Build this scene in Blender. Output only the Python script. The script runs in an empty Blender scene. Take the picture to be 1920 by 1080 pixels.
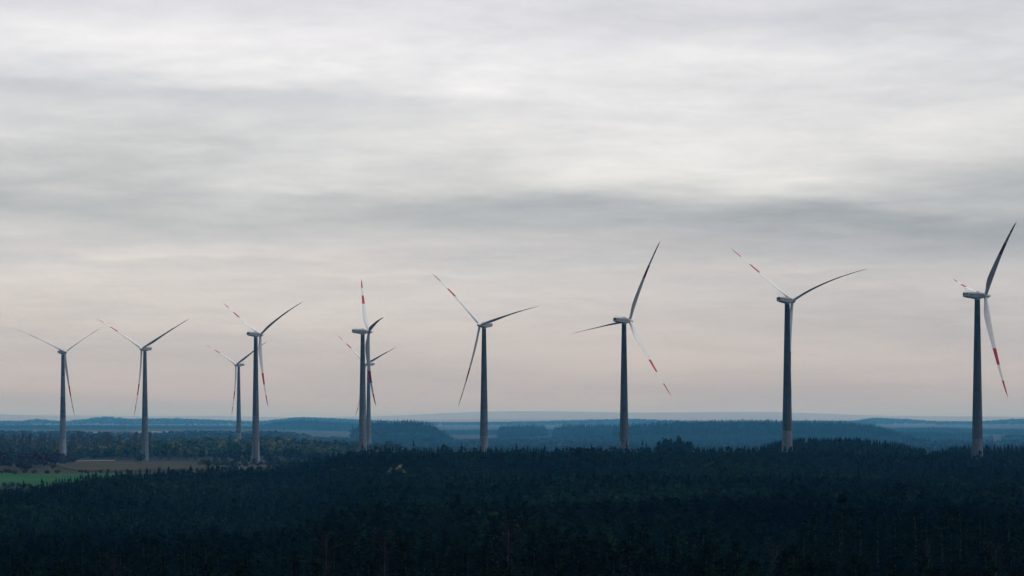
import bpy, math, random
import numpy as np
from mathutils import Vector, Matrix

random.seed(7)
RNG = np.random.default_rng(11)
SC = bpy.context.scene
COL = SC.collection
F = 4516.0            # focal length in pixels of a 1920-wide frame
CX, HY = 960.0, 800.0  # optical centre column, horizon row

def X(u, y): return (u - CX) / F * y          # metres to the right for a bearing u at distance y
def Z(v, y): return (HY - v) / F * y          # height above the camera for a row v at distance y

def sstep(a, b, t):
    t = np.clip((np.asarray(t, float) - a) / (b - a), 0, 1)
    return t * t * (3 - 2 * t)

def s2l(r, g, b):
    f = lambda c: (c / 255 / 12.92) if c <= 10 else ((c / 255 + .055) / 1.055) ** 2.4
    return (f(r), f(g), f(b))

# ------------------------------------------------------------------ tagging
def tag(o, label=None, cat=None, group=None, kind=None):
    if label: o['label'] = label
    if cat: o['category'] = cat
    if group: o['group'] = group
    if kind: o['kind'] = kind
    return o

def link(name, me, mats=(), parent=None):
    o = bpy.data.objects.new(name, me)
    COL.objects.link(o)
    for m in mats:
        if m.name not in [x.name for x in me.materials if x]:
            me.materials.append(m)
    if parent is not None:
        o.parent = parent
    return o

def empty(name, loc, rz=0.0):
    o = bpy.data.objects.new(name, None)
    COL.objects.link(o)
    o.location = loc
    o.rotation_euler = (0, 0, rz)
    o.empty_display_size = 1.0
    return o

def np_mesh(name, verts, faces, tint=None, smooth=False, mat_idx=None):
    """faces: int array (n,k), all of one size."""
    me = bpy.data.meshes.new(name)
    verts = np.asarray(verts, np.float32); faces = np.asarray(faces, np.int32)
    n, k = faces.shape
    me.vertices.add(len(verts)); me.vertices.foreach_set('co', verts.ravel())
    me.loops.add(n * k); me.loops.foreach_set('vertex_index', faces.ravel())
    me.polygons.add(n)
    me.polygons.foreach_set('loop_start', np.arange(0, n * k, k, dtype=np.int32))
    me.polygons.foreach_set('loop_total', np.full(n, k, np.int32))
    if smooth: me.polygons.foreach_set('use_smooth', np.ones(n, bool))
    if mat_idx is not None: me.polygons.foreach_set('material_index', np.asarray(mat_idx, np.int32))
    me.update(calc_edges=True)
    if tint is not None:
        a = me.attributes.new('tint', 'FLOAT_COLOR', 'POINT')
        t = np.ones((len(verts), 4), np.float32); t[:, :3] = tint
        a.data.foreach_set('color', t.ravel())
    me.validate()
    return me

class MB:
    """mesh builder for mixed polygons"""
    def __init__(s): s.v = []; s.f = []; s.m = []
    def add(s, verts, faces, mi=0):
        b = len(s.v); s.v += [tuple(p) for p in verts]
        for q in faces: s.f.append(tuple(b + i for i in q)); s.m.append(mi)
    def box(s, c, d, mi=0):
        x, y, z = c; a, b, h = d[0] / 2, d[1] / 2, d[2] / 2
        s.add([(x-a,y-b,z-h),(x+a,y-b,z-h),(x+a,y+b,z-h),(x-a,y+b,z-h),(x-a,y-b,z+h),(x+a,y-b,z+h),(x+a,y+b,z+h),(x-a,y+b,z+h)],
              [(0,3,2,1),(4,5,6,7),(0,1,5,4),(1,2,6,5),(2,3,7,6),(3,0,4,7)], mi)
    def tube(s, p0, p1, r0, r1, n=6, mi=0, cap=True):
        p0, p1 = Vector(p0), Vector(p1); d = (p1 - p0).normalized()
        a = d.orthogonal().normalized(); b = d.cross(a)
        vs = []
        for p, r in ((p0, r0), (p1, r1)):
            for i in range(n):
                t = 2 * math.pi * i / n
                vs.append(p + (a * math.cos(t) + b * math.sin(t)) * r)
        fs = [(i, (i+1) % n, n + (i+1) % n, n + i) for i in range(n)]
        if cap: fs += [tuple(range(n-1, -1, -1)), tuple(range(n, 2*n))]
        s.add(vs, fs, mi)
    def mesh(s, name, smooth=False):
        me = bpy.data.meshes.new(name)
        me.from_pydata(s.v, [], s.f); me.update()
        me.polygons.foreach_set('material_index', s.m)
        if smooth: me.polygons.foreach_set('use_smooth', [True] * len(s.f))
        return me

# ------------------------------------------------------------------ materials
def node_mat(name):
    m = bpy.data.materials.new(name); m.use_nodes = True
    nt = m.node_tree; nt.nodes.clear()
    out = nt.nodes.new('ShaderNodeOutputMaterial')
    p = nt.nodes.new('ShaderNodeBsdfPrincipled')
    nt.links.new(p.outputs[0], out.inputs['Surface'])
    return m, nt, p

def ramp(nt, fac, stops):
    r = nt.nodes.new('ShaderNodeValToRGB')
    while len(r.color_ramp.elements) > 1: r.color_ramp.elements.remove(r.color_ramp.elements[-1])
    for i, (pos, c) in enumerate(stops):
        e = r.color_ramp.elements[0] if i == 0 else r.color_ramp.elements.new(pos)
        e.position = pos; e.color = (*c, 1)
    nt.links.new(fac, r.inputs[0])
    return r.outputs[0]

def noise(nt, vec, scale, detail=4, rough=.55):
    n = nt.nodes.new('ShaderNodeTexNoise')
    n.inputs['Scale'].default_value = scale; n.inputs['Detail'].default_value = detail
    n.inputs['Roughness'].default_value = rough
    if vec is not None: nt.links.new(vec, n.inputs['Vector'])
    return n.outputs['Fac']

def mul(nt, a, b):
    m = nt.nodes.new('ShaderNodeMix'); m.data_type = 'RGBA'; m.blend_type = 'MULTIPLY'
    m.inputs[0].default_value = 1
    nt.links.new(a, m.inputs[6])
    if isinstance(b, tuple): m.inputs[7].default_value = (*b, 1)
    else: nt.links.new(b, m.inputs[7])
    return m.outputs[2]

def foliage_mat(name, c0, c1, scale=.6, use_tint=True):
    """two leaf colours in clumps, times a tint per tree"""
    m, nt, p = node_mat(name)
    tc = nt.nodes.new('ShaderNodeTexCoord')
    col = ramp(nt, noise(nt, tc.outputs['Object'], scale, 5, .65), [(.36, c0), (.64, c1)])
    if use_tint:
        at = nt.nodes.new('ShaderNodeAttribute'); at.attribute_name = 'tint'
        col = mul(nt, col, at.outputs['Color'])
    nt.links.new(col, p.inputs['Base Color'])
    p.inputs['Roughness'].default_value = .85
    p.inputs['Specular IOR Level'].default_value = 0.0
    return m

def plain_mat(name, c0, c1=None, scale=1.5, rough=.6, spec=.3):
    m, nt, p = node_mat(name)
    tc = nt.nodes.new('ShaderNodeTexCoord')
    c1 = c1 or tuple(x * .8 for x in c0)
    col = ramp(nt, noise(nt, tc.outputs['Object'], scale, 6, .6), [(.3, c1), (.7, c0)])
    nt.links.new(col, p.inputs['Base Color'])
    p.inputs['Roughness'].default_value = rough
    p.inputs['Specular IOR Level'].default_value = spec
    return m

def ground_mat():
    m, nt, p = node_mat('ground_soil')
    g = nt.nodes.new('ShaderNodeNewGeometry')
    mp = nt.nodes.new('ShaderNodeMapping'); nt.links.new(g.outputs['Position'], mp.inputs[0])
    big = noise(nt, mp.outputs[0], .004, 6, .6)
    fine = noise(nt, mp.outputs[0], .12, 5, .6)
    c = ramp(nt, big, [(.3, (.010, .014, .007)), (.47, (.020, .021, .011)), (.6, (.034, .030, .017)), (.75, (.016, .024, .009))])
    c2 = ramp(nt, fine, [(.3, (.55, .55, .55)), (.7, (1.2, 1.2, 1.2))])
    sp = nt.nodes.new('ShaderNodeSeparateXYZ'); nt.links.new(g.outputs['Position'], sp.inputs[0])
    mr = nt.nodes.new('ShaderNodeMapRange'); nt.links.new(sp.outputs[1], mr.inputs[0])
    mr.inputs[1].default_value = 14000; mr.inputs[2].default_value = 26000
    haze_pale = ramp(nt, noise(nt, mp.outputs[0], .0022, 6, .6), [(.35, (.20, .145, .075)), (.65, (.26, .185, .10))])  # far hills coloured pale and warm, painting in the grey of distant haze
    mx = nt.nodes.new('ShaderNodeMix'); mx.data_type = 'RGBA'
    nt.links.new(mr.outputs[0], mx.inputs[0]); nt.links.new(mul(nt, c, c2), mx.inputs[6]); nt.links.new(haze_pale, mx.inputs[7])
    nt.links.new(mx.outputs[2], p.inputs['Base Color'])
    p.inputs['Roughness'].default_value = .95; p.inputs['Specular IOR Level'].default_value = .05
    return m

def field_mat(name, a, b, s1, s2):
    m, nt, p = node_mat(name)
    g = nt.nodes.new('ShaderNodeNewGeometry')
    mp = nt.nodes.new('ShaderNodeMapping'); nt.links.new(g.outputs['Position'], mp.inputs[0])
    c = ramp(nt, noise(nt, mp.outputs[0], s1, 6, .6), [(.3, a), (.7, b)])
    c2 = ramp(nt, noise(nt, mp.outputs[0], s2, 4, .6), [(.25, (.7, .7, .7)), (.75, (1.2, 1.2, 1.2))])
    nt.links.new(mul(nt, c, c2), p.inputs['Base Color'])
    p.inputs['Roughness'].default_value = .95; p.inputs['Specular IOR Level'].default_value = .05
    return m

def tower_mat():
    """precast concrete: each panel's own grey, rain streaks and fine mottling"""
    m, nt, p = node_mat('tower_concrete')
    at = nt.nodes.new('ShaderNodeAttribute'); at.attribute_name = 'tint'
    tc = nt.nodes.new('ShaderNodeTexCoord')
    mp = nt.nodes.new('ShaderNodeMapping'); mp.inputs['Scale'].default_value = (1.1, 1.1, .06)
    nt.links.new(tc.outputs['Object'], mp.inputs[0])
    st = ramp(nt, noise(nt, mp.outputs[0], .9, 6, .65), [(.25, (.58, .60, .63)), (.75, (1.22, 1.21, 1.18))])
    mo = ramp(nt, noise(nt, tc.outputs['Object'], .35, 5, .6), [(.3, (.70, .71, .73)), (.7, (1.18, 1.18, 1.15))])
    nt.links.new(mul(nt, mul(nt, at.outputs['Color'], st), mo), p.inputs['Base Color'])
    p.inputs['Roughness'].default_value = .8; p.inputs['Specular IOR Level'].default_value = .06
    return m

M = {}
M['ground'] = ground_mat()
M['tower'] = tower_mat()
M['white'] = plain_mat('gel_coat_white', (.78, .79, .79), (.68, .70, .71), .5, .4, .4)
M['red'] = plain_mat('gel_coat_red', (.50, .012, .022), (.40, .010, .018), .5, .45, .3)
M['nacelle'] = plain_mat('nacelle_shell', (.40, .42, .43), (.29, .31, .33), .6, .6, .2)
M['vent'] = plain_mat('dark_vent', (.07, .08, .09), (.05, .055, .06), 2, .7, .2)
M['steel'] = plain_mat('galvanised_steel', (.55, .56, .57), (.42, .43, .44), 2, .5, .4)
M['door'] = plain_mat('door_paint', (.75, .76, .76), (.65, .66, .66), 2, .5, .3)
M['needles'] = foliage_mat('pine_needles', (.0016, .0052, .0026), (.0055, .0135, .005), .55)
M['needles_hazed'] = foliage_mat('pine_needles_hazed', (.008, .024, .022), (.016, .042, .036), .16)  # lighter and bluer than near needles: distance haze painted into the colour
M['leaves'] = foliage_mat('broad_leaves', (.028, .040, .012), (.070, .072, .024), .25)
M['poplar_twigs'] = foliage_mat('poplar_twigs', (.055, .052, .055), (.105, .095, .092), .5)
M['dark_twigs'] = foliage_mat('dark_bare_twigs', (.010, .009, .008), (.026, .022, .020), .5)
M['twigs'] = foliage_mat('bare_twigs', (.026, .022, .020), (.055, .045, .040), .5)
M['bark'] = plain_mat('bark', (.022, .020, .018), (.013, .012, .011), 2.5, .9, .1)
M['pale_bark'] = plain_mat('pale_bark', (.045, .042, .040), (.020, .019, .018), 2.5, .9, .1)
M['blossom'] = foliage_mat('pale_blossom', (.42, .38, .26), (.62, .58, .46), .8)

# ------------------------------------------------------------------ turbines: measured layout
# hub pixel, tower column, tower foot row, blade length in pixels, angle off the line of sight,
# side of the rotor, toward(-1)/away(+1), first blade angle, blade tips
BL = 58.0
TURB = {
 'A': dict(hub=(121.5,660), tx=118,   foot=866, L=119.4, psi=24, side=1,  dep=-1, th=35.3, tips=[(26,615),(214,600),(140,780)]),
 'B': dict(hub=(265,654),   tx=271.7, foot=864, L=123.0, psi=37, side=-1, dep=-1, th=27.5, tips=[(180,597),(354,598),(251,781)]),
 'C': dict(hub=(442.7,684), tx=447.6, foot=846, L=93.1,  psi=44, side=-1, dep=-1, th=29.7, tips=[(385,646),(501,640),(434,778)]),
 'D': dict(hub=(489,627),   tx=479.5, foot=881, L=137.0, psi=50, side=1,  dep=1,  th=31.5, tips=[(419,568),(568,566),(503,763)]),
 'E': dict(hub=(690,621.6), tx=680,   foot=868, L=143.5, psi=78, side=1,  dep=1,  th=14.6, tips=[(678,524),(720,595),(705,761)]),
 'F': dict(hub=(685.5,683), tx=691.0, foot=849, L=96.0,  psi=47, side=-1, dep=-1, th=21.0, tips=[(633,629),(743,651),(667,780)]),
 'G': dict(hub=(900,609.5), tx=907.5, foot=872, L=151.8, psi=38, side=-1, dep=-1, th=15.5, tips=[(811,513),(1010,574),(859,762)]),
 'H': dict(hub=(1181,601),  tx=1170,  foot=888, L=168.0, psi=48, side=1,  dep=1,  th=65.6, tips=[(1238,452),(1071,626),(1259,743)]),
 'I': dict(hub=(1486,563),  tx=1476,  foot=872, L=180.6, psi=40, side=1,  dep=1,  th=24.4, tips=[(1371,466),(1628,504),(1484,743)]),
 'J': dict(hub=(1846.5,554),tx=1832.5,foot=893, L=195.8, psi=68, side=1,  dep=1,  th=48.6, tips=[(1906,416),(1788,523),(1890,745)]),
}
for k, t in TURB.items():
    t['Y'] = F * BL / t['L']
    t['x'] = X(t['tx'], t['Y'])
    t['zf'] = Z(t['foot'], t['Y'])
    t['zh'] = Z(t['hub'][1], t['Y'])

# ------------------------------------------------------------------ terrain height
YR = [0, 30, 60, 140, 210, 330, 450, 700, 1000, 1300, 1500, 2000, 2900, 4500, 6000, 7500, 8500, 10500, 14000, 17000, 20000, 28000, 40000, 46000]
ZR = [-1.8, -7, -14, -29, -31.5, -30.5, -29.5, -29, -27.5, -26, -28, -32, -45, -54, -52, -48, -36, -14, -4, 18, 26, 68, 205, 190]
YL = [0, 30, 60, 140, 210, 330, 450, 700, 1000, 1180, 1250, 1350, 1480, 1700, 1900, 2100, 2900, 4500, 5500, 7000, 8000, 10500, 14000, 17000, 20000, 28000, 40000, 46000]
ZL = [-1.8, -7, -14, -29, -32, -33, -34.5, -37, -37.5, -34.5, -33.5, -31.5, -29.2, -27.8, -29, -31, -31, -31.5, -27, -18, -14, -10, -4, 18, 26, 68, 205, 190]
BUMPS = [  # x, y, amplitude, half width x, half width y
    (X(1430, 6400), 6450, 40, 365, 560),
    (X(752, 6100), 6150, 38, 102, 330),
    (X(1120, 7300), 7300, 28, 160, 330),
    (X(980, 7700), 7700, 27, 95, 300),
    (X(1590, 1560), 1560, 3.5, 60, 110),
]
def ground(x, y):
    x = np.asarray(x, float); y = np.asarray(y, float)
    d = np.hypot(x, y)
    u = CX + F * x / np.maximum(y, 1.0)
    u = np.where(y < 1, np.where(x < 0, -3000, 5000), u)
    w = sstep(500, 690, u)
    h = np.interp(d, YL, ZL) * (1 - w) + np.interp(d, YR, ZR) * w
    amp = np.clip(d / 900, .15, 1.0)
    h = h + amp * (.8 * np.sin(x / 61 + 1.3) * np.sin(y / 83) + .6 * np.sin(x / 23 + y / 39) * np.cos(y / 31 - x / 57))
    far = sstep(14000, 36000, d)
    h = h + far * (38 * np.sin(x / 1900 + .6) + 20 * np.sin(x / 760 + 2.0) * np.cos(y / 2100) + 16 * np.sin(x / 2600 + y / 2900))
    for bx, by, a, sx, sy in BUMPS:
        h = h + a * np.exp(-(((x - bx) / sx) ** 2) ** 2 - ((y - by) / sy) ** 2)
    for k, t in T_FIX:
        h = h + k * np.exp(-((x - t['x']) ** 2 + (y - t['Y']) ** 2) / (2 * 70.0 ** 2))
    return h
T_FIX = []
_fix = [(float(t['zf'] - ground(t['x'], t['Y'])), t) for t in TURB.values()]
T_FIX = _fix

def build_ground():
    front = np.radians(np.linspace(-26, 26, 261))
    rest = np.radians(np.linspace(26, 334, 78))[1:-1]
    az = np.concatenate([front, rest]); n = len(az)
    r = np.concatenate([[4, 12, 25, 40], np.linspace(60, 2400, 180), np.geomspace(2430, 44500, 130)])
    R, A = np.meshgrid(r, az, indexing='ij')
    x, y = R * np.sin(A), R * np.cos(A)
    z = ground(x, y)
    v = np.stack([x.ravel(), y.ravel(), z.ravel()], 1)
    v = np.vstack([v, [[0, 0, -1.75]]])
    i, j = np.meshgrid(np.arange(len(r) - 1), np.arange(n), indexing='ij')
    j2 = (j + 1) % n
    f = np.stack([i * n + j, i * n + j2, (i + 1) * n + j2, (i + 1) * n + j], -1).reshape(-1, 4)
    me = np_mesh('ground', v, f, smooth=True)
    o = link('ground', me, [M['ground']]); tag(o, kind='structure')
    # close the small disc under the viewer
    mb = MB(); c = len(v) - 1
    mb.add([tuple(p) for p in v[:n]] + [tuple(v[c])], [(k, n, (k + 1) % n) for k in range(n)])
    o2 = link('hilltop', mb.mesh('hilltop'), [M['ground']]); tag(o2, kind='structure')
build_ground()

def patch(name, corner_fn, nu, nv, mat, lift=.06, kind='structure'):
    """a sheet draped over the ground; corner_fn(s,t) -> x,y"""
    s, t = np.meshgrid(np.linspace(0, 1, nu), np.linspace(0, 1, nv), indexing='ij')
    x, y = corner_fn(s, t)
    z = ground(x, y) + lift
    v = np.stack([x.ravel(), y.ravel(), z.ravel()], 1)
    i, j = np.meshgrid(np.arange(nu - 1), np.arange(nv - 1), indexing='ij')
    f = np.stack([i * nv + j, (i + 1) * nv + j, (i + 1) * nv + j + 1, i * nv + j + 1], -1).reshape(-1, 4)
    o = link(name, np_mesh(name, v, f, smooth=True), [mat])
    return tag(o, kind=kind)

def quad_uy(u0, u1, y0, y1, wob=6, ph=0.0):
    def fn(s, t):
        y = y0 + (y1 - y0) * t + wob * np.sin(s * 9 + ph) * (0.3 + t)
        u = u0 + (u1 - u0) * s
        return (u - CX) / F * y, y
    return fn

def field_fn(s, t):
    u = -120 + 380 * s
    y0 = 1255 + 40 * s
    y1 = 1478 - 30 * s ** 2 + 4 * np.sin(s * 7)
    y = y0 + (y1 - y0) * t
    return (u - CX) / F * y, y
patch('grass_field', field_fn, 60, 30, field_mat('young_wheat', (.002, .046, .007), (.005, .074, .011), .01, .15), .5)
def meadow_fn(s, t):
    u = 100 + 300 * s
    e = np.sqrt(np.clip(1 - (2 * s - 1) ** 4, 0, 1))
    y0 = 1735 - 200 * e + 9 * np.sin(s * 31) + 6 * np.sin(s * 71)
    y1 = 1750 + 175 * e + 12 * np.sin(s * 27 + 1) + 7 * np.sin(s * 63)
    y = y0 + (y1 - y0) * t
    return (u - CX) / F * y, y
patch('meadow', meadow_fn, 90, 60, field_mat('dry_meadow', (.015, .018, .006), (.038, .033, .013), .012, .12), .5)
patch('dirt_track', quad_uy(98, 216, 2120, 2170, 3), 60, 6, field_mat('pale_soil', (.20, .16, .13), (.30, .24, .20), .03, .3), .6)
patch('stubble_field', quad_uy(-160, 190, 6500, 7500, 60, 1.), 50, 20, field_mat('pale_stubble', (.12, .11, .07), (.20, .17, .11), .006, .05), .8)
patch('stubble_field', quad_uy(250, 660, 6300, 7500, 60, 2.), 50, 20, field_mat('straw_stubble', (.12, .11, .07), (.20, .17, .11), .006, .05), .8)
patch('clearing', quad_uy(1030, 1080, 5500, 6200, 8, 2.), 20, 8, field_mat('clearing_grass', (.14, .12, .05), (.20, .17, .09), .02, .1), .8)

# ------------------------------------------------------------------ turbines
def ring(c, r, n): return [(c[0] + r * math.cos(2*math.pi*i/n), c[1] + r * math.sin(2*math.pi*i/n), c[2]) for i in range(n)]

def tower_mesh(H, tones, seed, rz):
    """five stacked rings of precast panels; the tone is a property of each panel"""
    rnd = random.Random(seed)
    n = 32; nsec = 5; sub = 4; below = 6.0
    v, f, col = [], [], []
    rad = lambda q: 3.45 + (1.48 - 3.45) * (max(q, 0) ** .9)
    bounds = [0, .215, .41, .605, .80, 1.0]
    for s in range(nsec):
        z0, z1 = bounds[s] * H, bounds[s + 1] * H - (.10 if s < nsec - 1 else 0)
        if s == 0: z0 = -below
        np_ = 4 if s < 2 else 3
        off = rnd.random() * 6.28
        left, right = tones[s]
        for q in range(np_):
            a0 = off + 2 * math.pi * q / np_; a1 = off + 2 * math.pi * (q + 1) / np_ - .012
            am = (a0 + a1) / 2 + rz
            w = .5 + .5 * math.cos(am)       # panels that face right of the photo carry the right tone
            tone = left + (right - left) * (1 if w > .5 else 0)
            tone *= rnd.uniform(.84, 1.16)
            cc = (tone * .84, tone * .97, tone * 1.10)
            m = n // np_
            for k in range(sub):
                za, zb = z0 + (z1 - z0) * k / sub, z0 + (z1 - z0) * (k + 1) / sub
                for i in range(m):
                    t0, t1 = a0 + (a1 - a0) * i / m, a0 + (a1 - a0) * (i + 1) / m
                    b = len(v)
                    for tt, zz in ((t0, za), (t1, za), (t1, zb), (t0, zb)):
                        r = rad(zz / H); v.append((r * math.cos(tt), r * math.sin(tt), zz)); col.append(cc)
                    f.append((b, b + 1, b + 2, b + 3))
    # an inner shell closes the thin joints between panels
    for k in range(10):
        za, zb = -below + (H + below) * k / 10, -below + (H + below) * (k + 1) / 10
        for i in range(n):
            t0, t1 = 2 * math.pi * i / n, 2 * math.pi * (i + 1) / n
            b = len(v)
            for tt, zz in ((t0, za), (t1, za), (t1, zb), (t0, zb)):
                r = rad(zz / H) - .06; v.append((r * math.cos(tt), r * math.sin(tt), zz)); col.append((.06, .065, .07))
            f.append((b, b + 1, b + 2, b + 3))
    return np_mesh('tower', v, f, tint=np.array(col))

def nacelle_mesh():
    """long shell: flat roof, belly that rises to the tail, tapered to the hub. Axis +X, origin on the tower axis at rotor height"""
    st = [  # x, half width, z bottom, z top
        (-8.0, 1.55, -.75, 1.62), (-7.8, 1.72, -.92, 1.75), (-5.5, 1.95, -1.35, 1.82), (-2.2, 2.05, -1.85, 1.85),
        (.8, 2.05, -1.95, 1.80), (2.2, 1.85, -1.75, 1.62), (3.2, 1.5, -1.42, 1.38)]
    n = 20; v, f = [], []
    for x, w, zb, zt in st:
        cz, hz = (zb + zt) / 2, (zt - zb) / 2
        for i in range(n):
            t = 2 * math.pi * (i + .5) / n
            c, s = math.cos(t), math.sin(t); e = .42
            v.append((x, w * math.copysign(abs(c) ** e, c), cz + hz * math.copysign(abs(s) ** e, s)))
    for k in range(len(st) - 1):
        for i in range(n): f.append((k*n+i, k*n+(i+1) % n, (k+1)*n+(i+1) % n, (k+1)*n+i))
    mb = MB(); mb.add(v, [(q[0], q[3], q[2], q[1]) for q in f]); 
    mb.f.append(tuple(range(n))); mb.m.append(0)
    mb.f.append(tuple(range(len(v)-1, len(v)-n-1, -1))); mb.m.append(0)
    return mb.mesh('nacelle')

def spinner_mesh(x0):
    st = [(-1.25, 1.25), (-1.15, 1.48), (0, 1.62), (1.1, 1.52), (1.9, 1.18), (2.7, .68), (3.15, .30), (3.3, .02)]
    n = 20; v, f = [], []
    for x, r in st:
        for i in range(n):
            t = 2 * math.pi * i / n; v.append((x0 + x, r * math.cos(t), r * math.sin(t)))
    for k in range(len(st) - 1):
        for i in range(n): f.append((k*n+i, k*n+(i+1) % n, (k+1)*n+(i+1) % n, (k+1)*n+i))
    mb = MB(); mb.add(v, f); mb.f.append(tuple(range(n-1, -1, -1))); mb.m.append(0)
    return mb.mesh('hub', smooth=True)

RS  = [0, .03, .06, .10, .15, .21, .28, .36, .45, .53, .535, .60, .69, .695, .76, .835, .84, .90, .95, .98, 1.0]
def chord(q): return float(np.interp(q, [0, .04, .10, .17, .23, .32, .5, .7, .85, .95, 1.0], [1.9, 1.9, 2.5, 3.5, 3.7, 3.25, 2.35, 1.65, 1.2, .8, .12]))
def thick(q): return float(np.interp(q, [0, .04, .10, .17, .23, .32, .5, .7, .85, 1.0], [1.9, 1.9, 1.65, 1.25, 1.05, .80, .50, .30, .2, .05]))
def blade_mesh(origin, dirv, tang, axis, bend, axb, pitch):
    n = 16; v, f, mi = [], [], []
    for q in RS:
        c, th = chord(q), thick(q)
        rr = q * BL
        tw = math.radians(float(np.interp(q, [0, .12, .25, .5, 1], [11, 11, 8, 3, -1])))
        a = math.radians(pitch) - tw
        cd = tang * math.cos(a) + axis * math.sin(a)       # towards the leading edge
        nd = tang * -math.sin(a) + axis * math.cos(a)
        blend = min(1, max(0, (q - .03) / .14))
        ctr = origin + dirv * (rr + 0.0) + bend * (q ** 2.0) + axb * (q ** 1.8)
        for i in range(n):
            t = 2 * math.pi * i / n
            xc = .5 * math.cos(t)                           # round root section
            xa = .5 * math.cos(t) - .20                     # airfoil: quarter-chord near the pitch axis
            yy = .5 * math.sin(t)
            ya = .5 * math.sin(t) * (.35 + .65 * (.5 + .5 * math.cos(t))) * 1.15 + .05 * (1 - math.cos(t) ** 2)
            p = ctr + cd * (c * (xc * (1 - blend) + xa * blend)) + nd * (th * (yy * (1 - blend) + ya * blend))
            v.append(tuple(p))
    for k in range(len(RS) - 1):
        m = 1 if (.53 <= (RS[k] + RS[k+1]) / 2 <= .69 or (RS[k] + RS[k+1]) / 2 >= .84) else 0
        for i in range(n):
            f.append((k*n+i, k*n+(i+1) % n, (k+1)*n+(i+1) % n, (k+1)*n+i)); mi.append(m)
    f.append(tuple(range(n-1, -1, -1))); mi.append(0)
    b = (len(RS) - 1) * n
    f.append(tuple(range(b, b + n))); mi.append(1)
    me = bpy.data.meshes.new('blade'); me.from_pydata(v, [], f); me.update()
    me.polygons.foreach_set('material_index', mi)
    me.polygons.foreach_set('use_smooth', [True] * len(f))
    return me

NAC = nacelle_mesh()
OVER = 4.75
HUB = spinner_mesh(OVER)
def vent_me():
    mb = MB(); mb.box((-8.03, 0, .75), (.12, 2.4, 1.05))
    return mb.mesh('vent')
def slot_mes():
    r = []
    for s in (-1, 1):
        for c, d in (((-3.2, s * 2.02, .25), (4.4, .16, .22)), ((.7, s * 2.05, .2), (2.6, .12, .28)), ((-6.9, s * 1.80, .75), (1.3, .18, .55))):
            mb = MB(); mb.box(c, d); r.append(mb.mesh('side_vent'))
    return r
def mast_me():
    mb = MB()
    mb.tube((-6.6, .8, 1.7), (-6.6, .8, 4.0), .06, .04); mb.tube((-6.6, .2, 3.6), (-6.6, 1.4, 3.6), .04, .04)
    mb.tube((-6.6, .2, 3.6), (-6.6, .2, 4.05), .08, .08); mb.tube((-6.6, 1.4, 3.6), (-6.6, 1.4, 4.05), .08, .08)
    return mb.mesh('weather_mast')
def rail_me():
    mb = MB()
    for s in (-1, 1):
        for x in (-6.2, -4.6, -3.0, -1.4): mb.tube((x, s * 1.5, 1.7), (x, s * 1.5, 2.55), .04, .04, 5)
        mb.tube((-6.2, s * 1.5, 2.55), (-1.4, s * 1.5, 2.55), .04, .04, 5)
    return mb.mesh('railing')
def hatch_me():
    mb = MB(); mb.box((.1, 0, 1.98), (1.7, 1.5, .36)); mb.box((.1, 0, 2.2), (1.2, 1.0, .14))
    return mb.mesh('roof_hatch')
def yaw_me():
    mb = MB(); n = 28
    for r, z0, z1 in ((1.62, -2.45, -1.75),):
        v = ring((0, 0, z0), r, n) + ring((0, 0, z1), r, n)
        mb.add(v, [(i, (i+1) % n, n+(i+1) % n, n+i) for i in range(n)] + [tuple(range(n-1, -1, -1)), tuple(range(n, 2*n))])
    return mb.mesh('yaw_ring')
VENT, SLOT, MAST, RAIL, HATCH, YAW = vent_me(), slot_mes(), mast_me(), rail_me(), hatch_me(), yaw_me()
def door_me(a):
    mb = MB(); r = 3.42
    c = Vector((math.cos(a), math.sin(a), 0)); s = Vector((-math.sin(a), math.cos(a), 0))
    v = []
    for d in (r - .1, r + .22):
        for w, z in ((-.75, 1.2), (.75, 1.2), (.75, 3.9), (-.75, 3.9)): v.append(c * d + s * w + Vector((0, 0, z)))
    mb.add(v, [(0,3,2,1),(4,5,6,7),(0,1,5,4),(1,2,6,5),(2,3,7,6),(3,0,4,7)])
    return mb.mesh('door')

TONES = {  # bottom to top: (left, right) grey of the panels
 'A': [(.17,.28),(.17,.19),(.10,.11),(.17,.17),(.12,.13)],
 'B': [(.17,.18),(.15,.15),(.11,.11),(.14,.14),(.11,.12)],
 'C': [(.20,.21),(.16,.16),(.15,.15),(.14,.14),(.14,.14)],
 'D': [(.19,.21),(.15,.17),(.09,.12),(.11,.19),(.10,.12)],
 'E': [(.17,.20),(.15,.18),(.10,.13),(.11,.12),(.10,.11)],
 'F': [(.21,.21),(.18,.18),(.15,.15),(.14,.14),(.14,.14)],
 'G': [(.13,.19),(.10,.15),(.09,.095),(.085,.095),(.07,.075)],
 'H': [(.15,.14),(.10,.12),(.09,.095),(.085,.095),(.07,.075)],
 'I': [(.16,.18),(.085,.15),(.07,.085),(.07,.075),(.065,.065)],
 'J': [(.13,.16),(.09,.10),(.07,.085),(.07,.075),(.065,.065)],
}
TLAB = {
 'A': 'leftmost wind turbine, pale grey tower foot on the meadow behind the green field',
 'B': 'second wind turbine from the left, standing among bare poplars, rotor left of its tower',
 'C': 'small hazy wind turbine whose right blade passes behind the tower of a bigger one',
 'D': 'wind turbine behind the left end of the forest, small white door at its foot',
 'E': 'wind turbine seen side on with one blade straight up, overlapping a hazy turbine behind it',
 'F': 'hazy wind turbine half hidden behind the tower of the side-on turbine',
 'G': 'wind turbine midway along the forest edge, its boxy nacelle right of the tower',
 'H': 'wind turbine with one blade pointing up right and a thin one level to the left',
 'I': 'tall wind turbine whose third blade hangs down hidden behind its dark tower',
 'J': 'nearest and rightmost wind turbine, dark tower with a pale foot among pines',
}
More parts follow.
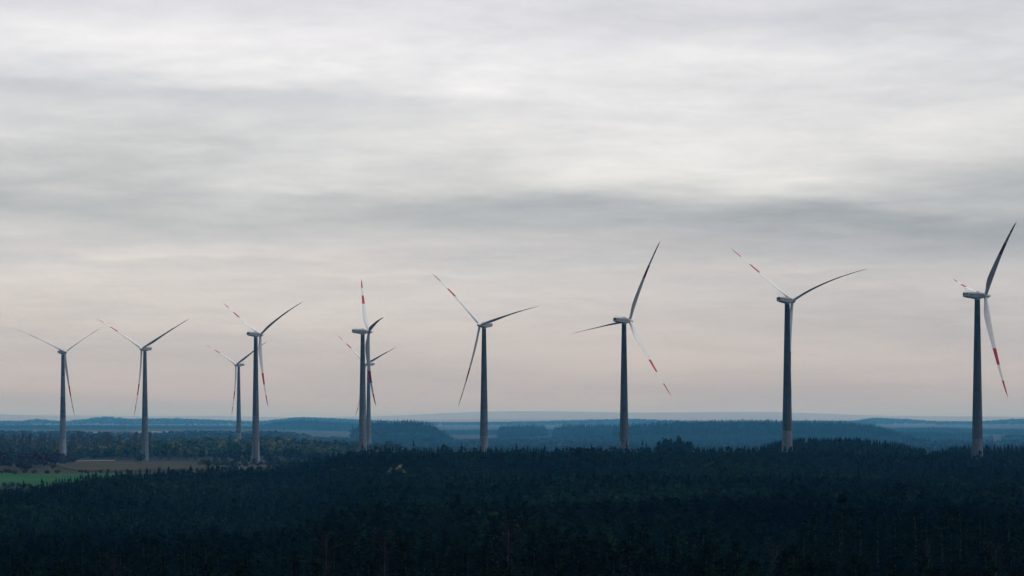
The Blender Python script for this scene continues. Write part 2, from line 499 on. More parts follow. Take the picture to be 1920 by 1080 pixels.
for k, t in TURB.items():
    A = Vector((t['side'] * math.sin(math.radians(t['psi'])), t['dep'] * math.cos(math.radians(t['psi'])), 0))
    A = Matrix.Rotation(-math.atan2(t['x'], t['Y']), 3, 'Z') @ A      # the angle was read off this turbine's own line of sight
    rz = math.atan2(A.y, A.x)
    root = empty('wind_turbine', (t['x'], t['Y'], t['zf']), rz)
    tag(root, TLAB[k], 'wind turbine', 'wind turbines of the wind farm')
    H = t['zh'] - t['zf']
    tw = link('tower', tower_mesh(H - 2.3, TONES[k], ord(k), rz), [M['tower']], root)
    if k in 'AD':
        link('door', door_me(-rz - math.radians(62 if k == 'D' else 100)), [M['door']], tw)
    na = link('nacelle', NAC, [M['nacelle']], root); na.location = (0, 0, H)
    link('yaw_ring', YAW, [M['steel']], na)
    link('vent', VENT, [M['vent']], na); 
    for me in SLOT: link('side_vent', me, [M['vent']], na)
    link('weather_mast', MAST, [M['steel']], na); link('railing', RAIL, [M['steel']], na)
    link('roof_hatch', HATCH, [M['nacelle']], na)
    hb = link('hub', HUB, [M['white']], root); hb.location = (0, 0, H)
    # blades
    e = Vector((0, 0, 1)).cross(A); e.normalize()
    if e.x < 0: e = -e
    hubw = Vector((t['x'], t['Y'], t['zh'])) + A * OVER
    Rinv = Matrix.Rotation(-rz, 3, 'Z')
    tips = list(t['tips'])
    up = Vector((0, 0, 1))
    for n in range(3):
        th = math.radians(t['th'] + 120 * n)
        d = e * math.cos(th) + up * math.sin(th)
        tg = e * -math.sin(th) + up * math.cos(th)
        axb = A * 3.6
        best = None
        for tip in tips:
            have = hubw + d * BL + axb
            delta = Vector((X(tip[0], have.y) - have.x, 0, Z(tip[1], have.y) - have.z))
            if best is None or delta.length < best[0]: best = (delta.length, delta, tip)
        _, delta, tip = best
        tips.remove(tip)
        me = blade_mesh(Vector((OVER, 0, 0)), Rinv @ d, Rinv @ tg, Rinv @ A, Rinv @ delta, Rinv @ axb, 93 if t['dep'] > 0 else 84)
        b = link('blade', me, [M['white'], M['red']], root); b.location = (0, 0, H)

# ------------------------------------------------------------------ tree prototypes (unit meshes as numpy arrays)
def conifer_lowpoly(rng, whorls=7, per=5):
    """height 1; flat drooping sprays in whorls; quads"""
    v, f = [], []
    w0 = .10 + .05 * rng.random()
    for k in range(whorls):
        q = k / (whorls - 1)
        z = w0 + (.90 - w0) * q
        R = (.235 * (1 - q) ** .68 + .03) * (.75 + .5 * rng.random())
        for i in range(per):
            a = 2 * math.pi * (i + .5 * (k % 2)) / per + rng.normal(0, .25)
            l = R * (.72 + .5 * rng.random())
            wd = .55 * l + .015
            up = .10 * l + .02 * rng.random()
            ca, sa = math.cos(a), math.sin(a)
            zt = z - .28 * l + rng.normal(0, .012)
            b = len(v)
            v += [(0, 0, z + up + .035), (ca * l * .6 - sa * wd, sa * l * .6 + ca * wd, z - .06), (ca * l, sa * l, zt), (ca * l * .6 + sa * wd, sa * l * .6 - ca * wd, z - .06)]
            f.append((b, b + 1, b + 2, b + 3))
    for a in (0, 1.57):
        b = len(v); c, s = math.cos(a) * .028, math.sin(a) * .028
        v += [(-c, -s, .84), (c, s, .84), (c * .2, s * .2, 1.0), (-c * .2, -s * .2, 1.0)]
        f.append((b, b + 1, b + 2, b + 3))
    return np.array(v), np.array(f)

def conifer_fine(rng, round_top=0.0):
    """height 1; two hundred small sprays along drooping boughs"""
    v, f = [], []
    whorls = 13
    for k in range(whorls):
        q = k / (whorls - 1)
        z = .12 + .80 * q
        R = (.215 * (1 - q) ** (.68 - .3 * round_top) + .025) * (.72 + .55 * rng.random())
        per = 6 if q < .7 else 4
        for i in range(per):
            a = 2 * math.pi * (i + .5 * (k % 2)) / per + rng.normal(0, .3)
            l = R * (.65 + .6 * rng.random()); ca, sa = math.cos(a), math.sin(a)
            for c in (.45, .85):
                p = np.array((ca * l * c, sa * l * c, z - .05 * l + .02 * rng.normal()))
                d1 = np.array((ca, sa, .45 + .3 * rng.normal())) + rng.normal(0, .35, 3); d1 /= np.linalg.norm(d1)
                d2 = np.cross(d1, rng.normal(size=3)); d2 /= np.linalg.norm(d2)
                sl, sw = .055 * (.7 + .6 * rng.random()), .026 * (.7 + .6 * rng.random())
                b = len(v); v += [p - d1 * sl * .7, p + d2 * sw, p + d1 * sl, p - d2 * sw]; f.append((b, b + 1, b + 2, b + 3))
    for a in (0, 1.57):
        b = len(v); c, s_ = math.cos(a) * .02, math.sin(a) * .02
        v += [(-c, -s_, .0), (c, s_, .0), (c * .3, s_ * .3, 1.0), (-c * .3, -s_ * .3, 1.0)]; f.append((b, b + 1, b + 2, b + 3))
    return np.array(v), np.array(f)

def broadleaf_lowpoly(rng, n=110, lobes=7, slim=1.0, size=.085):
    """height 1; leaf clumps spread through several lobes"""
    cs = []
    for i in range(lobes):
        a = rng.random() * 6.28; r = .22 * slim * math.sqrt(rng.random())
        cs.append((r * math.cos(a), r * math.sin(a), .38 + .45 * rng.random(), .15 + .11 * rng.random()))
    v, f = [], []
    for i in range(n):
        cx, cy, cz, cr = cs[i % lobes]
        d = rng.normal(size=3); d /= np.linalg.norm(d)
        p = np.array((cx, cy, cz)) + d * cr * np.array((slim, slim, 1)) * (.55 + .5 * rng.random())
        p[2] = max(p[2], .06)
        t = np.cross(d, rng.normal(size=3)); t /= np.linalg.norm(t); t2 = np.cross(d, t)
        s = size * (.6 + .8 * rng.random())
        b = len(v)
        for sx, sy in ((-1, -.7), (1, -1), (.8, 1), (-.9, .8)):
            v.append(p + t * s * sx + t2 * s * sy * .8 + d * rng.normal(0, .015))
        f.append((b, b + 1, b + 2, b + 3))
    return np.array(v), np.array(f)

def bare_lowpoly(rng, n=90, spread=.11, w=.0075):
    """leafless upright tree: a stem and many rising twigs, thin quads crossed"""
    v, f = [], []
    def stick(p, q, a):
        d = np.array(q) - np.array(p); s = np.cross(d, rng.normal(size=3)); s = s / (np.linalg.norm(s) + 1e-9) * a
        b = len(v); p, q = np.array(p), np.array(q)
        v.extend([p - s, p + s, q + s * .25, q - s * .25]); f.append((b, b + 1, b + 2, b + 3))
    for _ in range(3): stick((0, 0, 0), (rng.normal(0, .01), rng.normal(0, .01), .97), .012)
    for i in range(n):
        z = .15 + .75 * rng.random() ** .8
        a = rng.random() * 6.28
        l = spread * (.5 + .8 * rng.random()) * (1.15 - .75 * z)
        stick((0, 0, z), (l * math.cos(a), l * math.sin(a), min(1.0, z + .09 + .12 * rng.random())), w)
        z2 = z + .05
        stick((l * .5 * math.cos(a), l * .5 * math.sin(a), z2), (l * 1.1 * math.cos(a + .5), l * 1.1 * math.sin(a + .5), min(1.0, z2 + .1)), w * .8)
    return np.array(v), np.array(f)

def scatter_mesh(name, protos, pos, hs, rs, tints, rng):
    """one mesh of many trees (stuff)"""
    vs, fs, ts = [], [], []
    base = 0
    which = rng.integers(0, len(protos), len(pos))
    for k, (pv, pf) in enumerate(protos):
        idx = np.where(which == k)[0]
        if not len(idx): continue
        a = rng.random(len(idx)) * 6.28
        c, s = np.cos(a)[:, None], np.sin(a)[:, None]
        x = (pv[None, :, 0] * c - pv[None, :, 1] * s) * rs[idx][:, None]
        y = (pv[None, :, 0] * s + pv[None, :, 1] * c) * rs[idx][:, None]
        z = pv[None, :, 2] * hs[idx][:, None]
        P = np.stack([x, y, z], -1) + pos[idx][:, None, :]
        n, V = len(idx), len(pv)
        vs.append(P.reshape(-1, 3))
        fs.append((pf[None] + (np.arange(n) * V)[:, None, None] + base).reshape(-1, pf.shape[1]))
        ts.append(np.repeat(tints[idx], V, 0))
        base += n * V
    return np_mesh(name, np.vstack(vs), np.vstack(fs), tint=np.vstack(ts))

CON = [conifer_lowpoly(RNG, 7, 5) for _ in range(6)] + [conifer_lowpoly(RNG, 6, 5) for _ in range(3)]
CONM = [conifer_fine(RNG, .0) for _ in range(5)] + [conifer_fine(RNG, .8) for _ in range(3)]
CONF = [conifer_lowpoly(RNG, 5, 4) for _ in range(6)]
BRO = [broadleaf_lowpoly(RNG, 110, 7) for _ in range(6)]
BROF = [broadleaf_lowpoly(RNG, 55, 6, 1, .11) for _ in range(5)]
BARE = [bare_lowpoly(RNG) for _ in range(5)]

def jgrid(u0, u1, y0, y1, sp, rng):
    """jittered points over a sector of bearings u0..u1 and distances y0..y1"""
    x0, x1 = min(X(u0, y0), X(u0, y1)), max(X(u1, y0), X(u1, y1))
    gx, gy = np.meshgrid(np.arange(x0, x1, sp), np.arange(y0, y1, sp))
    x = gx.ravel() + rng.uniform(-.5, .5, gx.size) * sp
    y = gy.ravel() + rng.uniform(-.5, .5, gx.size) * sp
    u = CX + F * x / y
    k = (u > u0) & (u < u1)
    return x[k], y[k], u[k]

def vnoise(x, y, s, seed=0):
    """cheap smooth noise 0..1"""
    r = np.random.default_rng(seed); t = 0
    for i in range(5):
        a = r.random() * 6.28; k = (1.2 ** i) / s; p = r.random(2) * 6.28
        t = t + np.sin((x * math.cos(a) + y * math.sin(a)) * k + p[0]) * np.sin((-x * math.sin(a) + y * math.cos(a)) * k * .8 + p[1])
    return np.clip(.5 + t / 4.0, 0, 1)

def tint_conifer(x, y, rng):
    n = len(x)
    b = (.35 + 1.15 * vnoise(x, y, 55, 3) ** 1.3 + .25 * vnoise(x, y, 16, 4)) * rng.uniform(.6, 1.4, n)
    t = np.stack([b * rng.uniform(.85, 1.15, n), b, b * rng.uniform(.85, 1.1, n)], 1)
    yel = rng.random(n) < .05
    t[yel] *= np.array([2.3, 1.7, 1.1])
    return t

# ------------------------------------------------------------------ the pine forest in front
# forest edge by bearing
EU = [-300, 0, 60, 130, 200, 300, 400, 520, 560, 620, 700, 900, 1200, 1500, 1700, 1830, 2250]
EY = [960, 1010, 1060, 1120, 1180, 1235, 1275, 1290, 1300, 1310, 1330, 1340, 1335, 1325, 1330, 1322, 1330]
ES = [930, 922, 914, 901, 891, 884, 881, 880, 870, 855, 845, 846, 844, 846, 850, 857, 850]   # row of the tree tops there

def forest():
    xs, ys, us = jgrid(-2300, 4200, 215, 1345, 4.4, RNG)
    k = (xs > X(-170, ys) - 75) & (xs < X(2090, ys) + 75); xs, ys, us = xs[k], ys[k], us[k]
    edge = np.interp(us, EU, EY) + 14 * np.sin(us / 37.) + RNG.normal(0, 5, len(us))
    k = ys < edge
    # thinner stand far out, and gaps
    k &= ~((ys < 430) & (RNG.random(len(ys)) < .25))
    k &= ~((vnoise(xs, ys, 30, 9) < .17) & (ys / edge < .9))            # small clearings
    k &= ~((np.abs(np.sin(xs / 95. + ys / 260. + .4 * np.sin(ys / 120.))) < .035) & (ys / edge < .85))   # rides between the stands
    xs, ys, us, edge = xs[k], ys[k], us[k], edge[k]
    g = ground(xs, ys)
    n = len(xs)
    h = 6.6 + 5.5 * vnoise(xs, ys, 75, 5)
    # tall old stand along the bottom, its edge wavering
    lim = 385 + 45 * np.sin(us / 130. + .5) + 25 * np.sin(us / 47.)
    tall = ys < lim
    h = np.where(tall, 12.5 + 4.5 * vnoise(xs, ys, 22, 6), h)
    # at the crest, tops follow the skyline seen in the photograph
    hs_edge = Z(np.interp(us, EU, ES), ys) - g
    w = sstep(.72, .93, ys / edge)
    h = h * (1 - w) + np.clip(hs_edge, 6.5, 15) * w
    e = ys / edge
    h = h * np.where(e > .965, RNG.uniform(.90, 1.25, n), np.where(e > .86, RNG.uniform(.80, 1.03, n), RNG.uniform(.74, 1.12, n)))
    big = (RNG.random(n) < .03); h = np.where(big, h * 1.18, h)
    r = h * RNG.uniform(.82, 1.22, n) * np.where(tall, 1.0, 1.12)
    return xs, ys, us, g, h, r
fx, fy, fu, fg, fh, fr = forest()

# the 300 that show largest in the photograph stand as single trees
row_top = HY - F * (fg + fh) / fy
vis = (fu > -8) & (fu < 1928) & (row_top < 1076)
size = np.where(vis, fh / fy, 0)
order = np.argsort(-size)
single = order[:300]
mask = np.ones(len(fx), bool); mask[single] = False
pos = np.stack([fx, fy, fg - .15], 1)
tn = tint_conifer(fx, fy, RNG)
def join_meshes(name, a, b):
    n = len(a.vertices); va = np.empty(n * 3, np.float32); a.vertices.foreach_get('co', va)
    m = len(b.vertices); vb = np.empty(m * 3, np.float32); b.vertices.foreach_get('co', vb)
    fa = np.empty(len(a.loops), np.int32); a.loops.foreach_get('vertex_index', fa)
    fb = np.empty(len(b.loops), np.int32); b.loops.foreach_get('vertex_index', fb)
    ta = np.empty(n * 4, np.float32); a.attributes['tint'].data.foreach_get('color', ta)
    tb = np.empty(m * 4, np.float32); b.attributes['tint'].data.foreach_get('color', tb)
    me = np_mesh(name, np.concatenate([va, vb]).reshape(-1, 3), np.concatenate([fa, fb + n]).reshape(-1, 4), tint=np.concatenate([ta, tb]).reshape(-1, 4)[:, :3])
    bpy.data.meshes.remove(a); bpy.data.meshes.remove(b)
    return me
CONX = CON + [(v * np.array((.62, .62, .92)), f) for v, f in [broadleaf_lowpoly(RNG, 70, 6, 1, .075) for _ in range(2)]]
m1, m2 = mask & (fy < 660), mask & (fy >= 660)
fme = join_meshes('pine_forest', scatter_mesh('a', CONM, pos[m1], fh[m1], fr[m1] * 1.1, tn[m1], RNG), scatter_mesh('b', CONX, pos[m2], fh[m2], fr[m2], tn[m2], RNG))
o = link('pine_forest', fme, [M['needles']])
tag(o, 'dense dark pine forest covering the slope below the turbines', 'forest', kind='stuff')

def near_conifer(seed):
    """trunk and crown meshes of unit-height tree scaled to metres at h=14"""
    rng = np.random.default_rng(seed)
    h = 14.0
    v, f, ti = [], [], []
    nwh = 26
    lean = rng.normal(0, .15, 2)
    for k in range(nwh):
        q = k / (nwh - 1)
        z = h * (.16 + .80 * q)
        R = (2.55 * (1 - q) ** .62 * (0.55 + .45 * min(1, q * 5)) + .22) * (.82 + .36 * rng.random())
        per = int(7 - 3 * q)
        for i in range(per):
            a = 2 * math.pi * i / per + k * 2.4 + rng.normal(0, .25)
            l = R * (.6 + .55 * rng.random()); ca, sa = math.cos(a), math.sin(a)
            rise = .18 - .35 * (1 - q) + rng.normal(0, .12)
            nc = max(2, int(l / .42))
            br = .7 + .6 * rng.random()
            for c in range(nc):
                s = (c + .6) / nc
                p = np.array((ca * l * s, sa * l * s, z + rise * l * s + .12 * l * s * s))
                for _ in range(2):
                    pp = p + rng.normal(0, .13, 3)
                    d1 = rng.normal(size=3) * np.array((1, 1, .6)) + np.array((ca, sa, .5)) * .9
                    d1 /= np.linalg.norm(d1)
                    d2 = np.cross(d1, rng.normal(size=3)); d2 /= np.linalg.norm(d2)
                    sl, sw = .40 * (.7 + .6 * rng.random()), .15 * (.7 + .6 * rng.random())
                    b = len(v)
                    v += [pp - d1 * sl * .5, pp + d2 * sw, pp + d1 * sl, pp - d2 * sw]
                    f.append((b, b + 1, b + 2, b + 3))
                    tt = br * (.85 + .3 * rng.random()); ti += [(tt, tt, tt * .95)] * 4
    crown = np_mesh('crown', np.array(v) + np.array([0, 0, 0]), np.array(f), tint=np.array(ti))
    mb = MB(); pz = [(0, 0, -.4), (lean[0] * .3, lean[1] * .3, 5), (lean[0] * .6, lean[1] * .6, 10), (0, 0, 13.4)]
    rr = [.24, .18, .10, .03]
    for a in range(3): mb.tube(pz[a], pz[a + 1], rr[a], rr[a + 1], 7)
    for _ in range(8):   # dead stubs under the crown
        z = 1.5 + 2.5 * rng.random(); a = rng.random() * 6.28; l = .5 + .8 * rng.random()
        mb.tube((0, 0, z), (l * math.cos(a), l * math.sin(a), z + .1), .04, .015, 4)
    return mb.mesh('trunk', True), crown

NEAR = [near_conifer(100 + i) for i in range(8)]
for tme, cme in NEAR:
    tme.materials.append(M['bark']); cme.materials.append(M['needles'])

def place_pine(i, label, group):
    tme, cme = NEAR[random.randrange(len(NEAR))]
    r = empty('pine_tree', (float(fx[i]), float(fy[i]), float(fg[i])), random.random() * 6.28)
    s = float(fh[i]) / 14.0
    w = s * random.uniform(.9, 1.25)
    r.scale = (w, w, s)
    tag(r, label, 'tree', group)
    for nm, me in (('trunk', tme), ('crown', cme)):
        o = bpy.data.objects.new(nm, me); COL.objects.link(o); o.parent = r
for i in single:
    u = fu[i]
    if u < 640: lab, grp = 'near black-green pine along the bottom left of the forest', 'near pines at the bottom left'
    elif u < 1280: lab, grp = 'near black-green pine along the bottom middle of the forest', 'near pines at the bottom middle'
    else: lab, grp = 'near black-green pine along the bottom right of the forest', 'near pines at the bottom right'
    place_pine(int(i), lab, grp)

# leafless trees standing among the near pines
def bare_tree(seed, h=15.0):
    rng = np.random.default_rng(seed)
    mb = MB()
    segs = 6; pts = [(0, 0, -.4)]
    for k in range(1, segs + 1): pts.append((rng.normal(0, .12), rng.normal(0, .12), h * .97 * k / segs))
    for k in range(segs): mb.tube(pts[k], pts[k + 1], .17 * (1 - k / segs) + .02, .17 * (1 - (k + 1) / segs) + .02, 6)
    tb = MB(); lv, lf, lt = [], [], []
    for k in range(80):
        z = h * (.22 + .74 * rng.random()); a = rng.random() * 6.28
        l = (.5 + 1.5 * rng.random()) * (1.15 - .75 * z / h)
        p0 = Vector((0, 0, z)); p1 = Vector((l * .55 * math.cos(a), l * .55 * math.sin(a), z + .55 * l)); p2 = Vector((l * math.cos(a), l * math.sin(a), z + 1.35 * l))
        tb.tube(p0, p1, .045, .03, 3, cap=False); tb.tube(p1, p2, .03, .012, 3, cap=False)
        for _ in range(4):
            s = rng.random(); b = p0.lerp(p2, .3 + .7 * s); dd = Vector(rng.normal(size=3)) * .35 + Vector((math.cos(a), math.sin(a), 1.0)) * .5
            tb.tube(b, b + dd, .016, .008, 3, cap=False)
            if rng.random() < .35:
                q = b + dd; c = len(lv)
                d1 = Vector(rng.normal(size=3)).normalized() * .10; d2 = d1.orthogonal().normalized() * .08
                lv += [q - d1, q + d2, q + d1, q - d2]; lf.append((c, c + 1, c + 2, c + 3)); lt += [(1, 1, 1)] * 4
    leaf = np_mesh('leaves', np.array(lv), np.array(lf), tint=np.array(lt))
    tr = mb.mesh('trunk', True); cr = tb.mesh('twigs', True)
    # twigs use the tint attribute
    at = cr.attributes.new('tint', 'FLOAT_COLOR', 'POINT'); at.data.foreach_set('color', [1.0] * (4 * len(cr.vertices)))
    return tr, cr, leaf
M['old_leaf'] = foliage_mat('withered_leaves', (.03, .024, .018), (.075, .06, .045), .8)
NB = [bare_tree(300 + i) for i in range(4)]
for a, b, c in NB:
    a.materials.append(M['pale_bark']); b.materials.append(M['dark_twigs']); c.materials.append(M['old_leaf'])
BARES = [(610, 995, 300, 'leafless tree with brown twigs, leftmost of the bare spires at the bottom'),
         (722, 1000, 285, 'leafless tree with brown twigs between two other bare spires'),
         (952, 980, 292, 'tallest leafless tree with brown twigs at the bottom middle'),
         (1170, 1030, 300, 'leafless tree with pale trunk at the bottom middle right'),
         (1455, 1020, 310, 'leafless pale-stemmed tree below the tall dark-towered turbine'),
         (1740, 1015, 320, 'leafless tree in the bottom right, twigs against dark pines'),
         (1868, 1025, 300, 'rightmost leafless tree at the bottom edge'),
         (215, 1040, 280, 'leafless tree at the bottom far left among black pines')]
for u, v, y, lab in BARES:
    x = X(u, y); g = float(ground(x, y)); h = Z(v, y) - g
    tr, cr, lf = NB[random.randrange(4)]
    r = empty('bare_tree', (x, y, g), random.random() * 6.28); s = h / 15.0; r.scale = (s, s, s)
    tag(r, lab, 'tree', 'leafless trees among the near pines')
    for nm, me in (('trunk', tr), ('twigs', cr), ('leaves', lf)):
        o = bpy.data.objects.new(nm, me); COL.objects.link(o); o.parent = r

# pale blossoming trees in the forest
def far_tree_thing(name, proto, mat, x, y, h, r, tint, lab, cat, grp, trunk=True):
    g = float(ground(x, y))
    root = empty(name, (x, y, g), random.random() * 6.28)
    tag(root, lab, cat, grp)
    v, f = proto
    if name == 'blossom_tree': v = np.stack([v[:, 0], v[:, 1], .70 + .30 * v[:, 2]], 1)   # only the top is in flower
    me = np_mesh('crown', v * np.array((r, r, h)), f, tint=np.array([tint] * len(v)))
    link('crown', me, [mat], root)
    if trunk:
        mb = MB(); mb.tube((0, 0, -.5), (0, 0, h * .55), .022 * h, .008 * h, 6)
        link('trunk', mb.mesh('trunk', True), [M['bark']], root)
    return root
for u, v, y, h, lab in [(732, 875, 950, 9.5, 'small pale blossoming tree left of a larger pale one in the dark forest'),
                        (748, 870, 955, 11, 'larger pale blossoming tree standing alone in the dark forest below the side-on turbine'),
                        (759, 876, 960, 9.5, 'small dull pale blossoming tree right of a larger pale one in the dark forest')]:
    x = X(u, y); g = float(ground(x, y)); hh = Z(v, y) - g
    far_tree_thing('blossom_tree', broadleaf_lowpoly(RNG, 34, 5, .8, .036), M['blossom'], x, y, hh, hh * .36,
                   (.7, .7, .62) if u == 748 else (.34, .34, .28), lab, 'tree', 'pale blossoming trees in the forest')

# ------------------------------------------------------------------ woods beyond the forest
def wood(name, label, u0, u1, y0, y1, sp, h, protos, mat, tint, hv=.18, rw=1.1, keep=None, cat='wood', kfun=None, obj_name=None):
    x, y, u = jgrid(u0, u1, y0, y1, sp, RNG)
    if keep is not None:
        k = keep(x, y, u); x, y, u = x[k], y[k], u[k]
    n = len(x)
    g = ground(x, y)
    hh = (h(u, y, g) if callable(h) else np.full(n, h, float)) * RNG.uniform(1 - hv, 1 + hv * .5, n)
    if protos is CONF:                      # closed canopy, with uneven tall trees along the far edge
        e = (y - y0) / (y1 - y0)
        hh = hh * np.where(e > .80, RNG.uniform(.92, 1.07, n), RNG.uniform(.74, .94, n))
    r = hh * rw * RNG.uniform(.8, 1.25, n)
    t = np.array([tint]) * RNG.uniform(.7, 1.3, (n, 1)) * RNG.uniform(.9, 1.1, (n, 3))
    if kfun is not None: t = t * kfun(x, y, u)
    o = link(obj_name or 'wood', scatter_mesh(name, protos, np.stack([x, y, g - .2], 1), hh, r, t, RNG), [mat])
    return tag(o, label, cat, kind='stuff')

def to_row(pu, pv, lo=6, hi=32):
    """tree heights whose tops meet a given skyline"""
    return lambda u, y, g: np.clip(Z(np.interp(u, pu, pv), y) - g, lo, hi)

# dark conifers directly behind the forest, right
wood('wood', 'dark jagged row of pines rising behind the forest between the two right-hand turbines', 1425, 1735, 1500, 1620, 4.2,
     to_row([1425, 1450, 1475, 1500, 1600, 1650, 1690, 1735], [838, 830, 825, 823, 823, 827, 833, 842], 6, 19), CON, M['needles'], (.9, .95, 1.0), .22, 1.0, obj_name='pine_wood')
wood('wood', 'dark pines behind the foot of the nearest turbine at the right edge', 1742, 2080, 1375, 1470, 4.2,
     to_row([1742, 1790, 1830, 2080], [850, 838, 838, 838], 6, 17), CON, M['needles'], (.9, .95, 1.0), .25, 1.0, obj_name='pine_wood')
# plantation hill
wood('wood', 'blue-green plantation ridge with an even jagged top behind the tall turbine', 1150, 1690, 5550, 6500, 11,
     to_row([1150, 1190, 1215, 1250, 1320, 1400, 1500, 1560, 1600, 1640, 1665, 1690], [802, 797, 794, 790, 789, 788, 789, 790, 792, 796, 804, 810], 14, 42), CONF, M['needles_hazed'], (.9, 1, 1.05), .28, 1.15, obj_name='plantation')
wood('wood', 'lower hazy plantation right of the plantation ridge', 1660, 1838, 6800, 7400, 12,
     to_row([1660, 1690, 1830, 1838], [809, 809, 811, 813], 12, 42), CONF, M['needles_hazed'], (.9, 1, 1.05), .2, 1.15, obj_name='plantation')
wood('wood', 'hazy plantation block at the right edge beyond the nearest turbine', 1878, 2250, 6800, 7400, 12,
     to_row([1878, 1890, 2150], [817, 813, 811], 12, 42), CONF, M['needles_hazed'], (.9, 1, 1.05), .2, 1.15, obj_name='plantation')
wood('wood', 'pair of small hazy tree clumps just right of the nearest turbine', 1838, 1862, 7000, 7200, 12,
     to_row([1838, 1862], [816, 813], 12, 42), CONF, M['needles_hazed'], (.9, 1, 1.05), .28, 1.15, obj_name='plantation')
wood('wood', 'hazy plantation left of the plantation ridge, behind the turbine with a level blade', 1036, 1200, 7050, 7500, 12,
     to_row([1036, 1042, 1060, 1200], [806, 799, 795, 794], 12, 46), CONF, M['needles_hazed'], (.9, 1, 1.05), .2, 1.15, obj_name='plantation')
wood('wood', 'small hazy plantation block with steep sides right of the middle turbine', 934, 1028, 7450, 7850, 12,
     to_row([934, 940, 990, 1020, 1028], [803, 797, 795, 797, 805], 12, 46), CONF, M['needles_hazed'], (.9, 1, 1.05), .2, 1.15, obj_name='plantation')
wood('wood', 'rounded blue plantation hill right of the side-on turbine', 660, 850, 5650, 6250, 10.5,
     to_row([660, 695, 740, 790, 812, 822, 830, 838, 850], [800, 790, 788, 790, 795, 803, 806, 812, 820], 12, 44), CONF, M['needles_hazed'], (.9, 1, 1.05), .28, 1.15, obj_name='plantation')

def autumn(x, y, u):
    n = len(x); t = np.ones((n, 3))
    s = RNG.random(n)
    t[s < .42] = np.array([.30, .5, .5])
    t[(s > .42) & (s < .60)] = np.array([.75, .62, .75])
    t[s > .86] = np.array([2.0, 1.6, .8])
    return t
def clumps(th, sc, seed): return lambda x, y, u: vnoise(x, y, sc, seed) > th
wood('wood', 'mixed broadleaf woodland with yellowish crowns behind the left turbines', -180, 760, 2230, 3500, 9.0, 13, BRO, M['leaves'], (.85, 1.05, 1.25), .3, 1.0, clumps(.40, 60, 21), kfun=autumn, obj_name='mixed_woodland')  # bluish tint paints distance haze into the leaf colour
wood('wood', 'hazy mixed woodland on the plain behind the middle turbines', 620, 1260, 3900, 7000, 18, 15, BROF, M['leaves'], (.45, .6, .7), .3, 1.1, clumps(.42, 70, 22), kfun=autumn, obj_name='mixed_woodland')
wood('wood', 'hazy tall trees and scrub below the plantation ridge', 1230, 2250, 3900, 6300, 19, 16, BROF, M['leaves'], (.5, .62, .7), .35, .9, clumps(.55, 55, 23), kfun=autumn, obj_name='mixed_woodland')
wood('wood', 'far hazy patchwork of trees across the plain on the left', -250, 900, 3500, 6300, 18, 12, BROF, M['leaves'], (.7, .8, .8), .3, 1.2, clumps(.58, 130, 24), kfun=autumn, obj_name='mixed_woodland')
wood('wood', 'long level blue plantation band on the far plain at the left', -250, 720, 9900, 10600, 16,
     to_row([-250, 0, 250, 480, 520, 560, 620, 720], [795, 795, 796, 797, 789, 786, 789, 795], 14, 50), CONF, M['needles_hazed'], (1, 1, 1), .06, 1.0, obj_name='plantation')
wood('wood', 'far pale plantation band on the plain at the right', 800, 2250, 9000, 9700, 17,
     to_row([800, 940, 1660, 1760, 1850, 2200], [805, 804, 801, 799, 803, 800], 14, 58), CONF, M['needles_hazed'], (1, 1, 1), .1, 1.0, obj_name='plantation')
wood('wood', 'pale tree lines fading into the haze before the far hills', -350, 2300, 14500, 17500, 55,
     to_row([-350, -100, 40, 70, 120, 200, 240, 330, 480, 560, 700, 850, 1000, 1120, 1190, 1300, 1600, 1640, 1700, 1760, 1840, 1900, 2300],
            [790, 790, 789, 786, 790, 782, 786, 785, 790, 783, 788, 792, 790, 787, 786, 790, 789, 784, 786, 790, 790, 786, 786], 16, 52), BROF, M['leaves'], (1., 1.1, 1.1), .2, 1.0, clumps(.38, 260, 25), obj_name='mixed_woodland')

wood('wood', 'dark scrub and young trees between the dry meadow and the pine forest', 385, 690, 1400, 1990, 5.0, 2.6, BROF, M['leaves'], (.34, .46, .48), .5, 1.3, lambda x, y, u: (vnoise(x, y, 40, 31) > .34) & (u > 392 + 120 * vnoise(x, y, 25, 41)) & ~((u > 440) & (u < 512) & (y > 1500) & (vnoise(x, y, 14, 42) > .3)), kfun=autumn, obj_name='scrub')
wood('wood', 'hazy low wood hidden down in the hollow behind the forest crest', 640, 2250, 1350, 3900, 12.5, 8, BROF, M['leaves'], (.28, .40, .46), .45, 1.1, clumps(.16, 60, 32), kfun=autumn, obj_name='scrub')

# ------------------------------------------------------------------ single trees on the plain
# dark broad pines of the grove in front of the ridge
for i, (u, v) in enumerate([(1234, 829), (1242, 824), (1250, 823), (1258, 825), (1266, 826), (1274, 823), (1283, 826), (1291, 824)]):
    y = 1650 + (i * 37 % 50); x = X(u, y); g = float(ground(x, y)); h = Z(v, y) - g
    far_tree_thing('umbrella_pine', broadleaf_lowpoly(RNG, 150, 8, 1.0, .06), M['needles'], x, y, h, h * .62, (.8, .9, 1.0),
                   'dark broad-crowned pine in the small grove left of the tall turbine', 'tree', 'broad pines of the small dark grove')
u, v, y = 1273, 812, 2000
far_tree_thing('umbrella_pine', broadleaf_lowpoly(RNG, 90, 5, .7, .07), M['needles'], X(u, y), y, Z(v, y) - float(ground(X(u, y), y)), 14, (1, 1, 1),
               'single taller hazy pine peeking over the small dark grove', 'tree', None)

